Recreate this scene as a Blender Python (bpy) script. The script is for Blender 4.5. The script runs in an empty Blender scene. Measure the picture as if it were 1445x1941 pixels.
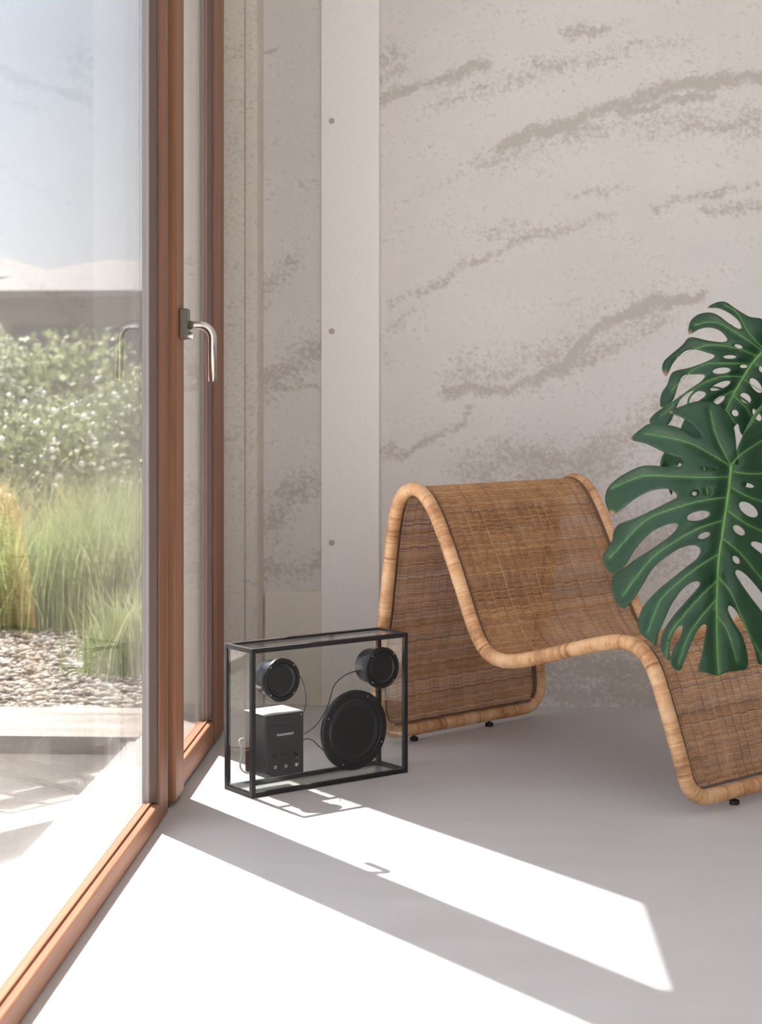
import bpy, bmesh, math, random
import numpy as np
from mathutils import Vector, Matrix, geometry
random.seed(7); RNG = np.random.default_rng(7)
S = bpy.context.scene
COL = S.collection

# ------------------------------------------------------------------ camera, sky, sun, exposure
FPX, YH, XV, CH = 3362.75, 719.5, 893.7, 1.0665        # focal length in px of the 1445x1941 frame, horizon row, vanishing column, camera height
YAW = math.atan((XV - 722.5) / FPX)
cd = bpy.data.cameras.new('camera'); cam = bpy.data.objects.new('camera', cd); COL.objects.link(cam); S.camera = cam
cam.location = (0, 0, CH); cam.rotation_euler = (math.pi / 2, 0, YAW)
cd.sensor_fit = 'VERTICAL'; cd.sensor_height = 36; cd.sensor_width = 36
cd.lens = FPX / 1941 * 36
cd.shift_y = -(970.5 - YH) / 1941
cd.dof.use_dof = True; cd.dof.focus_distance = 4.45; cd.dof.aperture_fstop = 6.0
cd.clip_end = 500

SUN_DIR = Vector((0.40, -0.518, -1.0)).normalized()
sd = bpy.data.lights.new('sun', 'SUN'); sun = bpy.data.objects.new('sun', sd); COL.objects.link(sun)
sd.energy = 19.0; sd.color = (1.0, 0.98, 0.955); sd.angle = math.radians(0.55)
sun.rotation_euler = SUN_DIR.to_track_quat('-Z', 'Y').to_euler(); sun.location = (-6, 9, 12)

w = bpy.data.worlds.new('sky'); S.world = w; w.use_nodes = True
wt = w.node_tree; wt.nodes.clear()
wo = wt.nodes.new('ShaderNodeOutputWorld'); wb = wt.nodes.new('ShaderNodeBackground')
wc = wt.nodes.new('ShaderNodeTexCoord'); wx = wt.nodes.new('ShaderNodeSeparateXYZ'); wr = wt.nodes.new('ShaderNodeValToRGB')
wt.links.new(wc.outputs['Generated'], wx.inputs[0]); wt.links.new(wx.outputs['Z'], wr.inputs[0])
wt.links.new(wr.outputs[0], wb.inputs[0]); wt.links.new(wb.outputs[0], wo.inputs[0])
cr = wr.color_ramp
cr.elements[0].position = 0.0; cr.elements[0].color = (0.74, 0.77, 0.80, 1)
cr.elements[1].position = 1.0; cr.elements[1].color = (0.85, 0.90, 1.04, 1)
for p_, c_ in ((0.05, (0.66, 0.70, 0.745, 1)), (0.18, (0.47, 0.56, 0.68, 1)), (0.5, (0.86, 0.88, 0.98, 1))):
    e_ = cr.elements.new(p_); e_.color = c_
wb.inputs[1].default_value = 1.75

S.view_settings.view_transform = 'Standard'; S.view_settings.look = 'None'
S.view_settings.exposure = 0.67; S.view_settings.gamma = 1.0; S.view_settings.use_curve_mapping = False
S.cycles.max_bounces = 12; S.cycles.diffuse_bounces = 6; S.cycles.transparent_max_bounces = 32

# ------------------------------------------------------------------ pixel <-> place helpers
cF = Vector((-math.sin(YAW), math.cos(YAW), 0)); cR = Vector((math.cos(YAW), math.sin(YAW), 0))
def ray(x, y): return cF + cR * ((x - 722.5) / FPX) + Vector((0, 0, (YH - y) / FPX))
def on_floor(x, y, z=0.0):
    r = ray(x, y); t = (z - CH) / r.z; return Vector((0, 0, CH)) + r * t
def at_Y(x, y, Y):
    r = ray(x, y); return Vector((0, 0, CH)) + r * (Y / r.y)
def at_X(x, y, X):
    r = ray(x, y); return Vector((0, 0, CH)) + r * (X / r.x)
def at_D(x, y, d): return Vector((0, 0, CH)) + ray(x, y) * d

# ------------------------------------------------------------------ object helpers
def link(o, parent=None):
    COL.objects.link(o)
    if parent is not None: o.parent = parent
    return o
def tag(o, label=None, cat=None, group=None, kind=None):
    if label: o['label'] = label
    if cat: o['category'] = cat
    if group: o['group'] = group
    if kind: o['kind'] = kind
    return o
def empty(name, loc=(0, 0, 0), rz=0.0, parent=None):
    o = bpy.data.objects.new(name, None); o.location = loc; o.rotation_euler = (0, 0, rz); return link(o, parent)
def mesh_obj(name, V, F, mat, parent=None, smooth=False, attr=None):
    me = bpy.data.meshes.new(name)
    V = np.asarray(V, dtype=np.float32)
    if isinstance(F, np.ndarray):
        n = F.shape[1]; me.vertices.add(len(V)); me.vertices.foreach_set('co', V.ravel())
        me.loops.add(F.size); me.loops.foreach_set('vertex_index', F.astype(np.int32).ravel())
        me.polygons.add(len(F)); me.polygons.foreach_set('loop_start', np.arange(0, F.size, n, dtype=np.int32))
        me.update(calc_edges=True)
    else:
        me.from_pydata([tuple(map(float, v)) for v in V], [], F); me.update()
    if smooth: me.polygons.foreach_set('use_smooth', np.ones(len(me.polygons), dtype=bool))
    if attr:
        for k, a in attr.items():
            A = me.attributes.new(k, 'FLOAT', 'POINT'); A.data.foreach_set('value', np.asarray(a, dtype=np.float32))
    me.validate()
    me.materials.append(mat)
    return link(bpy.data.objects.new(name, me), parent)
def bm_obj(name, bm, mat, parent=None, smooth=False, bevel=0.0, seg=2):
    me = bpy.data.meshes.new(name); bm.normal_update(); bm.to_mesh(me); bm.free()
    if smooth: me.polygons.foreach_set('use_smooth', np.ones(len(me.polygons), dtype=bool))
    me.materials.append(mat)
    o = link(bpy.data.objects.new(name, me), parent)
    if bevel:
        m = o.modifiers.new('bevel', 'BEVEL'); m.width = bevel; m.segments = seg; m.limit_method = 'ANGLE'
        m.harden_normals = False
    return o
def add_box(bm, lo, hi):
    x0, y0, z0 = lo; x1, y1, z1 = hi
    v = [bm.verts.new(p) for p in ((x0,y0,z0),(x1,y0,z0),(x1,y1,z0),(x0,y1,z0),(x0,y0,z1),(x1,y0,z1),(x1,y1,z1),(x0,y1,z1))]
    for f in ((0,3,2,1),(4,5,6,7),(0,1,5,4),(1,2,6,5),(2,3,7,6),(3,0,4,7)): bm.faces.new([v[i] for i in f])
def box(name, lo, hi, mat, parent=None, bevel=0.0, seg=2):
    bm = bmesh.new(); add_box(bm, lo, hi); return bm_obj(name, bm, mat, parent, bevel=bevel, seg=seg)
def catmull(P, n=8, closed=False):
    P = [np.array(p, float) for p in P]; out = []; N = len(P)
    rng = range(N if closed else N - 1)
    for i in rng:
        if closed: a, b, c, d = P[i-1], P[i], P[(i+1) % N], P[(i+2) % N]
        else: a, b, c, d = P[max(i-1, 0)], P[i], P[i+1], P[min(i+2, N-1)]
        for k in range(n):
            t = k / n
            out.append(0.5 * ((2*b) + (c-a)*t + (2*a-5*b+4*c-d)*t*t + (3*b-a-3*c+d)*t**3))
    if not closed: out.append(P[-1])
    return np.array(out)
def resample(P, step=None, n=None, closed=False):
    P = np.array(P, float)
    if closed: P = np.vstack([P, P[:1]])
    L = np.r_[0, np.cumsum(np.linalg.norm(np.diff(P, axis=0), axis=1))]
    if n is None: n = max(2, int(round(L[-1] / step)) + 1)
    t = np.linspace(0, L[-1], n)
    Q = np.stack([np.interp(t, L, P[:, k]) for k in range(P.shape[1])], 1)
    return (Q[:-1], t[:-1]) if closed else (Q, t)
def sweep(P, rad, sides=10, closed=False, caps=True):
    """tube through the points P with radius rad (scalar or per point); parallel transport frames"""
    P = np.array(P, float); N = len(P); rad = np.full(N, rad) if np.isscalar(rad) else np.array(rad)
    T = np.roll(P, -1, 0) - np.roll(P, 1, 0)
    if not closed: T[0] = P[1]-P[0]; T[-1] = P[-1]-P[-2]
    T /= np.linalg.norm(T, axis=1)[:, None] + 1e-12
    a = np.array([0, 0, 1.0]) if abs(T[0][2]) < .9 else np.array([1.0, 0, 0])
    n = np.cross(T[0], a); n /= np.linalg.norm(n); Ns = [n]
    for i in range(1, N):
        n = Ns[-1] - T[i]*np.dot(Ns[-1], T[i]); n /= np.linalg.norm(n) + 1e-12; Ns.append(n)
    Ns = np.array(Ns); Bs = np.cross(T, Ns)
    an = np.linspace(0, 2*np.pi, sides, endpoint=False)
    V = P[:, None] + rad[:, None, None]*(np.cos(an)[None, :, None]*Ns[:, None] + np.sin(an)[None, :, None]*Bs[:, None])
    V = V.reshape(-1, 3)
    i = np.arange(N if closed else N-1)[:, None]; j = np.arange(sides)[None]
    i2 = (i+1) % N; j2 = (j+1) % sides
    F = np.stack([i*sides+j, i*sides+j2, i2*sides+j2, i2*sides+j], -1).reshape(-1, 4)
    return V, F
def tube(name, P, rad, mat, parent=None, sides=10, closed=False, smooth=True):
    V, F = sweep(P, rad, sides, closed)
    F = [tuple(f) for f in F]
    if not closed:
        n = len(P); F.append(tuple(range(sides))[::-1]); F.append(tuple(range((n-1)*sides, n*sides)))
    return mesh_obj(name, V, F, mat, parent, smooth)
def lathe(name, prof, mat, parent=None, seg=48, axis='Y', origin=(0, 0, 0), smooth=True):
    """prof: list of (radius, offset along axis)"""
    V, F = [], []
    for r, h in prof:
        for k in range(seg):
            a = 2*math.pi*k/seg; c, s = r*math.cos(a), r*math.sin(a)
            V.append((c, h, s) if axis == 'Y' else (c, s, h) if axis == 'Z' else (h, c, s))
    n = len(prof)
    for i in range(n-1):
        for k in range(seg):
            k2 = (k+1) % seg; F.append((i*seg+k, i*seg+k2, (i+1)*seg+k2, (i+1)*seg+k))
    if prof[0][0] > 1e-6: F.append(tuple(range(seg))[::-1])
    if prof[-1][0] > 1e-6: F.append(tuple(range((n-1)*seg, n*seg)))
    V = np.array(V) + np.array(origin)
    o = mesh_obj(name, V, F, mat, parent)
    bm = bmesh.new(); bm.from_mesh(o.data); bmesh.ops.remove_doubles(bm, verts=bm.verts, dist=1e-6)
    bmesh.ops.recalc_face_normals(bm, faces=bm.faces); bm.to_mesh(o.data); bm.free()
    if smooth:
        for p in o.data.polygons: p.use_smooth = len(p.vertices) <= 4
        m = o.modifiers.new('edge', 'EDGE_SPLIT'); m.split_angle = math.radians(35)
    return o

# ------------------------------------------------------------------ materials
class M:
    """small node-tree builder"""
    def __init__(s, name, base=(.8, .8, .8), rough=.5, metal=0., spec=.5, **kw):
        s.m = bpy.data.materials.new(name); s.m.use_nodes = True; s.t = s.m.node_tree; s.N = s.t.nodes; s.L = s.t.links
        s.b = s.N['Principled BSDF']; s.out = s.N['Material Output']
        s.b.inputs['Base Color'].default_value = (*base, 1); s.b.inputs['Roughness'].default_value = rough
        s.b.inputs['Metallic'].default_value = metal; s.b.inputs['Specular IOR Level'].default_value = spec
        for k, v in kw.items(): s.b.inputs[k.replace('_', ' ')].default_value = v
        s.tc = None
    def coord(s, scale=(1, 1, 1), rot=(0, 0, 0), src='Object'):
        if s.tc is None: s.tc = s.N.new('ShaderNodeTexCoord')
        mp = s.N.new('ShaderNodeMapping'); mp.inputs['Scale'].default_value = scale; mp.inputs['Rotation'].default_value = rot
        s.L.new(s.tc.outputs[src], mp.inputs[0]); return mp.outputs[0]
    def noise(s, scale=5, detail=4, rough=.5, vec=None, dist=0.):
        n = s.N.new('ShaderNodeTexNoise'); n.inputs['Scale'].default_value = scale; n.inputs['Detail'].default_value = detail
        n.inputs['Roughness'].default_value = rough; n.inputs['Distortion'].default_value = dist
        s.L.new(vec if vec is not None else s.coord(), n.inputs['Vector']); return n.outputs[0]
    def ramp(s, fac, stops, interp='LINEAR'):
        r = s.N.new('ShaderNodeValToRGB'); r.color_ramp.interpolation = interp
        e = r.color_ramp.elements
        while len(e) < len(stops): e.new(.5)
        for k, (p, c) in enumerate(stops):
            e[k].position = p; e[k].color = (*c, 1) if len(c) == 3 else c
        s.L.new(fac, r.inputs[0]); return r.outputs[0]
    def math(s, op, a, b=None, c=None, clamp=False):
        n = s.N.new('ShaderNodeMath'); n.operation = op; n.use_clamp = clamp
        for i, v in enumerate((a, b, c)):
            if v is None: continue
            if isinstance(v, (int, float)): n.inputs[i].default_value = v
            else: s.L.new(v, n.inputs[i])
        return n.outputs[0]
    def mix(s, fac, a, b):
        n = s.N.new('ShaderNodeMix'); n.data_type = 'RGBA'
        for sock, v in ((n.inputs[0], fac), (n.inputs[6], a), (n.inputs[7], b)):
            if isinstance(v, (int, float)): sock.default_value = v
            elif isinstance(v, tuple): sock.default_value = (*v, 1)
            else: s.L.new(v, sock)
        return n.outputs[2]
    def attr(s, name):
        n = s.N.new('ShaderNodeAttribute'); n.attribute_name = name; return n.outputs['Fac']
    def color(s, sock): s.L.new(sock, s.b.inputs['Base Color']); return s
    def rough(s, sock): s.L.new(sock, s.b.inputs['Roughness']); return s
    def bump(s, h, strength=.3, dist=.01):
        n = s.N.new('ShaderNodeBump'); n.inputs['Strength'].default_value = strength; n.inputs['Distance'].default_value = dist
        s.L.new(h, n.inputs['Height']); s.L.new(n.outputs[0], s.b.inputs['Normal']); return s

def wood_mat(name, along, c0, c1, rough=.5):
    k = M(name, rough=rough, spec=.5)
    sc = [60, 60, 60]; sc['XYZ'.index(along)] = 1.6
    g = k.noise(1.0, 6, .62, k.coord(tuple(sc)), .4)
    sc2 = [9, 9, 9]; sc2['XYZ'.index(along)] = .35
    g2 = k.noise(1.0, 3, .5, k.coord(tuple(sc2)), 1.2)
    f = k.math('ADD', k.math('MULTIPLY', g, .6), k.math('MULTIPLY', g2, .5))
    k.color(k.ramp(f, [(.33, c0), (.72, c1)])); k.bump(g, .12, .002)
    k.b.inputs['Specular IOR Level'].default_value = .22
    return k.m
WC0, WC1 = (.15, .062, .033), (.38, .178, .098)
wood_v = wood_mat('varnished_wood_upright', 'Z', WC0, WC1)
wood_h = wood_mat('varnished_wood_rail', 'Y', WC0, WC1)
gasket = M('dark_gasket', (.03, .022, .02), .6).m
cladding = M('pale_metal_cladding', (.42, .395, .375), .5).m
door_clad = M('taupe_cladding', (.27, .235, .20), .5).m
bead_m = M('dark_brown_bead', (.075, .040, .030), .5).m  # dark brown, covers the stile sides that face the camera
greyframe = M('outer_frame_grey', (.33, .30, .29), .55).m

def glass_mat(name, tint=(.98, .978, .975), ior=1.5, rough=.0):
    k = M(name); N, L = k.N, k.L; N.remove(k.b)
    tr = N.new('ShaderNodeBsdfTransparent'); tr.inputs[0].default_value = (*tint, 1)
    gl = N.new('ShaderNodeBsdfGlossy'); gl.inputs['Roughness'].default_value = rough
    fr = N.new('ShaderNodeFresnel'); ge = N.new('ShaderNodeNewGeometry'); mr = N.new('ShaderNodeMapRange')
    mr.inputs['To Min'].default_value = ior; mr.inputs['To Max'].default_value = 1/ior
    L.new(ge.outputs['Backfacing'], mr.inputs['Value']); L.new(mr.outputs[0], fr.inputs['IOR'])
    mx = N.new('ShaderNodeMixShader'); L.new(fr.outputs[0], mx.inputs[0]); L.new(tr.outputs[0], mx.inputs[1]); L.new(gl.outputs[0], mx.inputs[2])
    L.new(mx.outputs[0], k.out.inputs[0]); return k.m
pane_mat = glass_mat('window_glass')
box_glass = glass_mat('clear_panel', (.975, .985, .98), 1.45)

# floor: pale poured screed
k = M('pale_screed', rough=.42, spec=.4)
n1 = k.noise(1.3, 5, .55, k.coord((1, 1, 1))); n2 = k.noise(3.0, 6, .6, k.coord((1.0, 4.5, 1), (0, 0, .35)), .6); n3 = k.noise(160, 2, .5)
f = k.math('ADD', k.math('ADD', k.math('MULTIPLY', n1, .5), k.math('MULTIPLY', n2, .4)), k.math('MULTIPLY', n3, .1))
k.color(k.ramp(f, [(.3, (.52, .503, .503)), (.7, (.60, .584, .582))])); k.rough(k.ramp(n2, [(.3, (.36,)*3), (.7, (.52,)*3)]))
k.bump(n3, .05, .001); floor_m = k.m

def plaster(name, light, dark, use_attr=True, base_sp=0.0):
    k = M(name, rough=.85, spec=.2)
    fine = k.noise(62, 8, .74, k.coord((1, 1, 1.15)), .1)
    mid = k.noise(7, 5, .6, k.coord((1, 1, 2.2), (0, -.35, 0)), .3)
    big = k.noise(1.4, 3, .5)
    pin = k.noise(150, 3, .6)
    if use_attr: m_ = k.attr('stain')
    else: m_ = k.math('MULTIPLY', big, base_sp)
    t = k.math('ADD', k.math('MULTIPLY', m_, .25), k.math('MULTIPLY', k.math('SUBTRACT', mid, .5), .38))
    t = k.math('ADD', t, fine)
    st = k.ramp(t, [(.56, (0, 0, 0)), (.75, (1, 1, 1))])
    pit = k.ramp(k.math('ADD', pin, k.math('MULTIPLY', m_, .08)), [(.66, (0, 0, 0)), (.74, (1, 1, 1))])
    base = k.ramp(k.math('ADD', k.math('MULTIPLY', big, .6), k.math('MULTIPLY', mid, .4)), [(.35, tuple(c*.90 for c in light)), (.65, light)])
    c = k.mix(st, base, dark); c = k.mix(k.math('MULTIPLY', pit, .35), c, tuple(d*.85 for d in dark))
    k.color(c); k.bump(k.math('ADD', fine, k.math('MULTIPLY', pin, .4)), .25, .003)
    return k.m
wall_m = plaster('mottled_lime_plaster', (.765, .73, .695), (.54, .495, .45))
conc_m = plaster('worn_concrete', (.76, .705, .635), (.55, .50, .44), False, .55)
k = M('offwhite_painted_post', rough=.6); n = k.noise(120, 3, .5)
k.color(k.ramp(n, [(.3, (.86, .83, .80)), (.7, (.90, .87, .84))])); k.bump(n, .08, .001); post_m = k.m
k = M('beige_board', rough=.65); n = k.noise(90, 3, .5)
k.color(k.ramp(n, [(.3, (.74, .69, .60)), (.7, (.78, .73, .64))])); board_m = k.m
white_m = M('ceiling_paint', (.80, .78, .75), .8).m
steel = M('brushed_steel', (.66, .63, .58), .16, 1.0).m
dullsteel = M('bronze_plate', (.20, .175, .14), .35, .8).m
screwm = M('dull_screw_cap', (.47, .42, .37), .5).m

# ------------------------------------------------------------------ room shell
WALL_Y = 5.803; RX = 4.2; BY = -1.3; CZ = 3.1; LX = -.745
def struct(o, label=None, cat=None):
    o['kind'] = 'structure'
    if label: o['label'] = label
    if cat: o['category'] = cat
    return o
fl = struct(box('floor', (-.76, BY, -.12), (RX, WALL_Y + .2, 0), floor_m), 'pale grey poured floor crossed by bands of sunlight', 'floor')
# back wall as a grid so that stains keep their own places
STREAKS = [  # (points in photo px, half width px, strength)
 ([(722,184),(780,168),(850,146),(925,122)],10,1.1), ([(725,120),(745,95)],30,.55), ([(722,150),(760,135)],14,.9),
 ([(1070,62),(1110,52),(1150,58)],12,.9), ([(1170,45),(1200,48)],9,.6), ([(840,195),(960,152),(1100,112),(1300,72)],18,.5),
 ([(1020,120),(1060,135)],10,.8), ([(1190,88),(1230,88)],8,.8), ([(950,278),(1060,238),(1180,198),(1290,160),(1445,146)],14,1.3),
 ([(1180,212),(1290,192),(1350,176)],9,1.1), ([(930,300),(1100,255),(1300,225),(1445,232)],30,.55), ([(1300,248),(1445,230)],6,.9),
 ([(800,370),(860,335),(930,300)],14,.35), ([(1080,376),(1200,350)],8,.55), ([(1240,395),(1330,368),(1445,352)],9,.7),
 ([(1340,396),(1445,394)],12,.8), ([(910,492),(1000,452),(1100,425),(1160,408)],10,.7), ([(930,440),(1000,425)],16,.45),
 ([(740,580),(782,557),(830,537),(867,511),(905,490)],8,.7), ([(722,640),(760,600),(800,582)],16,.45), ([(722,650),(735,700)],14,.5),
 ([(850,742),(960,735),(1020,722),(1070,692),(1110,645),(1150,612),(1250,572),(1330,560)],12,1.25),
 ([(890,712),(1000,690),(1100,650),(1240,600)],38,.5), ([(1060,690),(1110,680),(1250,620)],16,.7), ([(930,715),(980,700)],10,.9),
 ([(735,862),(790,850),(830,820),(880,802),(890,775)],9,.75), ([(722,860),(740,850)],18,.6),
 ([(880,890),(1000,862),(1100,875),(1180,830),(1260,800)],34,.75), ([(1000,905),(1160,895)],26,.8),
 ([(1020,1260),(1250,1270)],40,1.0), ([(1010,1310),(1250,1315)],40,.95), ([(1150,1080),(1300,1000)],90,.7), ([(1280,760),(1300,860)],60,.4),
 ([(505,722),(550,695),(605,655)],26,.8), ([(505,734),(540,736),(600,735)],5,1.0), ([(505,1000),(545,935),(605,905)],30,.65),
 ([(510,1085),(605,1072)],20,.7), ([(505,540),(550,505)],22,.5), ([(505,94),(522,95)],6,.9), ([(505,580),(515,570)],8,.8)]
nx, nz = 330, 300
xs = np.linspace(-.85, RX, nx); xs = np.r_[np.linspace(-.85, 1.15, 300), np.linspace(1.2, RX, 30)]; nx = len(xs)
zs = np.r_[np.linspace(0, 2.4, 280), np.linspace(2.45, CZ, 20)]; nz = len(zs)
XX, ZZ = np.meshgrid(xs, zs)
m_ = np.zeros_like(XX)
wob = .006*np.sin(XX*23+ZZ*17)+.005*np.sin(ZZ*53-XX*37)+.005*np.sin(XX*71+ZZ*5)
for pts, hw, st in STREAKS:
    Q = [at_Y(x, y, WALL_Y) for x, y in pts]; hw_ = hw*5.8/FPX; D = np.full_like(XX, 9.)
    for a, b in zip(Q[:-1], Q[1:]):
        dx, dz = b.x-a.x, b.z-a.z; t = np.clip(((XX-a.x)*dx+(ZZ-a.z)*dz)/(dx*dx+dz*dz), 0, 1)
        D = np.minimum(D, np.hypot(XX-a.x-t*dx, ZZ+wob-a.z-t*dz))
    m_ = np.maximum(m_, st*np.exp(-(D/(hw_*1.15))**2))
# the same kind of faint trowel marks carries on over the rest of the wall
rs = np.random.default_rng(3)
for _ in range(60):
    x0 = rs.uniform(1.0, RX); z0 = rs.uniform(0, CZ); L_ = rs.uniform(.15, .6); a_ = rs.uniform(.1, .5)
    dx, dz = L_*math.cos(a_), L_*math.sin(a_); t = np.clip(((XX-x0)*dx+(ZZ-z0)*dz)/(L_*L_), 0, 1)
    m_ = np.maximum(m_, rs.uniform(.4, 1.0)*np.exp(-(np.hypot(XX-x0-t*dx, ZZ+wob-z0-t*dz)/rs.uniform(.015, .05))**2))
V = np.stack([XX.ravel(), np.full(XX.size, WALL_Y), ZZ.ravel()], 1)
ii, jj = np.meshgrid(np.arange(nz-1), np.arange(nx-1), indexing='ij'); a0 = (ii*nx+jj).ravel()
Fq = np.stack([a0, a0+1, a0+nx+1, a0+nx], 1)
struct(mesh_obj('wall_back', V, Fq, wall_m, attr={'stain': m_.ravel()}), 'mottled cream plaster wall with brownish trowel streaks behind the chair', 'wall')
struct(box('wall_back_core', (-.85, WALL_Y+.004, -.12), (RX, WALL_Y+.22, CZ), conc_m)).name = 'wall_outer'
struct(box('ceiling', (-.80, BY, CZ), (RX, WALL_Y + .2, CZ+.15), white_m))
struct(box('wall_right', (RX, BY, -.12), (RX+.15, WALL_Y+.2, CZ), white_m))
struct(box('lintel', (-.80, BY, 2.965), (-.70, 5.64, CZ), conc_m)).name = 'trim_3'
# unseen front side behind the camera: head over an opening made for fill light
fr = struct(box('wall_front_unseen', (-.85, BY-.15, 2.75), (RX, BY, CZ), white_m))
struct(box('added_front_wall', (1.6, BY-.15, 0), (RX, BY, 2.749), white_m)).name = 'wall_front_unseen'  # unseen wall piece added to keep bright sky out of the speaker's reflections
# pier at the far end of the glazing: rounded arris and a shallow groove
bm = bmesh.new()
prof = [(-.985, 5.63), (-.725, 5.63), (-.722, 5.636), (-.719, 5.630), (-.704, 5.630)]
for q in range(0, 7):
    a = math.radians(-90 + 15*q); prof.append((-.704+.022*math.cos(a), 5.652+.022*math.sin(a)))
prof += [(-.682, 5.80), (-.682, 6.0), (-.985, 6.0)]
lo = [bm.verts.new((x, y, -.12)) for x, y in prof]; hi = [bm.verts.new((x, y, CZ)) for x, y in prof]
for i in range(len(prof)):
    j = (i+1) % len(prof); bm.faces.new((lo[i], lo[j], hi[j], hi[i]))
bm.faces.new(hi); bm.faces.new(lo[::-1])
struct(bm_obj('wall_left', bm, conc_m), 'rough concrete pier with a rounded edge between the door and the back wall', 'wall')
# off-white upright post with three caps
px0, px1 = at_Y(609, 700, 5.785).x, at_Y(719, 700, 5.785).x
post = struct(box('trim_1', (px0, 5.785, 0), (px1, WALL_Y+.002, CZ), post_m, bevel=.0015), 'smooth off-white upright panel strip with round caps', 'panel')
cap0 = None
for py_ in (229, 628, 1029):
    q = at_Y(629, py_, 5.785)
    lathe('screw_cap', [(0, -.0012), (.0085, -.0012), (.0098, 0), (.0098, .004)], screwm, post, 24, 'Y', (q.x, q.y, q.z))
# beige service board low on the wall, rounded top left corner
z1 = at_Y(550, 1120, 5.79).z; x0 = -.676
bm = bmesh.new(); pr = [(px0, 0), (px0, z1)]
for q in range(7):
    a = math.radians(90+15*q); pr.append((x0+.016+.016*math.cos(a), z1-.016+.016*math.sin(a)))
pr.append((x0, 0))
va = [bm.verts.new((x, 5.787, z)) for x, z in pr]; vb = [bm.verts.new((x, WALL_Y, z)) for x, z in pr]
bm.faces.new(va); bm.faces.new(vb[::-1])
for i in range(len(pr)):
    j = (i+1) % len(pr); bm.faces.new((va[i], vb[i], vb[j], va[j]))
bmesh.ops.recalc_face_normals(bm, faces=bm.faces)
struct(bm_obj('baseboard_back', bm, board_m, bevel=.0015), 'low beige board with a rounded corner beside the post', 'board')

# ------------------------------------------------------------------ glazing on the left
def pane_pair(parent, y0, y1, z0, z1, xg):
    for nme, x in (('inner_pane', xg), ('outer_pane', xg-.016)):
        box(nme, (x-.004, y0, z0), (x, y1, z1), pane_mat, parent)
# window_1: the long fixed light nearest the camera
w1 = struct(empty('window_1', (-.77, 4.27, 0)), 'long fixed floor-to-ceiling window pane in a reddish wood frame', 'window')
w1.location = (0, 0, 0)
YF0, YF1 = 1.60, 4.335
def profile_upright(name, y0, y1, x_room, x_out, z0, z1, mat, parent, rad=.010):
    bm = bmesh.new(); add_box(bm, (max(x_out, -.7705), y0, z0), (x_room, y1, z1)); o = bm_obj(name, bm, mat, parent, bevel=rad, seg=4)
    if name == 'stile': box('outer_cladding', (-.7885, y0+.0005, z0), (-.7710, y1-.0005, z1), cladding if parent.name != 'door_1' else door_clad, parent)
    return o
profile_upright('stile', 4.215, 4.335, -.745, -.800, 0, 2.89, wood_v, w1, .008)
profile_upright('stile', 1.50, YF0, -.745, -.800, 0, 2.89, wood_v, w1, .008)
box('bottom_rail', (-.7885, YF0, .002), (-.745, 4.2145, .052), wood_h, w1, bevel=.004, seg=3)
box('sill_bead', (-.7705, YF0, .0525), (-.7625, 4.2145, .058), wood_h, w1, bevel=.002)
box('top_rail', (-.7885, YF0, 2.82), (-.745, 4.2145, 2.96), wood_h, w1, bevel=.004)
pane_pair(w1, YF0, 4.214, .053, 2.82, -.771)
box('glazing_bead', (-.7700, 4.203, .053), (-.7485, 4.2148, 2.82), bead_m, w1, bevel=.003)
cover_m = M('taupe_seal', (.17, .14, .115), .6).m
# groove between the two frames
struct(box('trim_2', (-.7885, 4.336, 0), (-.765, 4.384, 2.96), gasket))
profile_upright('cover_strip', 4.345, 4.377, -.752, -.765, .0, 2.89, cover_m, bpy.data.objects['trim_2'], .005)
# door_1: narrow opening leaf with the handle
d1 = struct(empty('door_1'), 'narrow glazed door leaf in reddish wood with steel lever handle', 'door')
profile_upright('stile', 4.385, 4.515, -.735, -.800, .012, 2.89, wood_v, d1, .008)
profile_upright('stile', 5.095, 5.300, -.742, -.800, .012, 2.89, wood_v, d1, .006)
box('bottom_rail', (-.7885, 4.5155, .014), (-.745, 5.0945, .080), wood_h, d1, bevel=.004, seg=3)
box('sill_bead', (-.7635, 4.516, .0805), (-.7585, 5.094, .085), wood_h, d1, bevel=.002)
box('top_rail', (-.7885, 4.5155, 2.82), (-.745, 5.0945, 2.96), wood_h, d1, bevel=.004)
pane_pair(d1, 4.516, 5.0945, .081, 2.82, -.764)
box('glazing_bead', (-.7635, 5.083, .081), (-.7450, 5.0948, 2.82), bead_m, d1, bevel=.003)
# jamb, threshold
struct(box('trim_4', (-.83, 5.301, 0), (-.797, 5.628, 2.96), conc_m)); 
box('jamb_strip', (-.7965, 5.302, 0), (-.752, 5.350, 2.96), gasket, bpy.data.objects['trim_4'], bevel=.002)
struct(box('trim_5', (-.80, 4.385, -.01), (-.752, 5.30, .011), M('threshold', (.22, .20, .185), .4, .4).m), 'dark metal threshold under the door leaf', 'threshold')
# next lights behind the camera position
w2 = struct(empty('window_2'))
for ya, yb in ((BY+.1, 1.45),):
    profile_upright('stile', ya-.10, ya, -.745, -.800, 0, 2.89, wood_v, w2, .008)
    box('bottom_rail', (-.7885, ya, .002), (-.745, 1.499, .052), wood_h, w2, bevel=.004)
    box('top_rail', (-.7885, ya, 2.82), (-.745, 1.499, 2.96), wood_h, w2, bevel=.004)
    pane_pair(w2, ya, 1.499, .053, 2.82, -.771)
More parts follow.
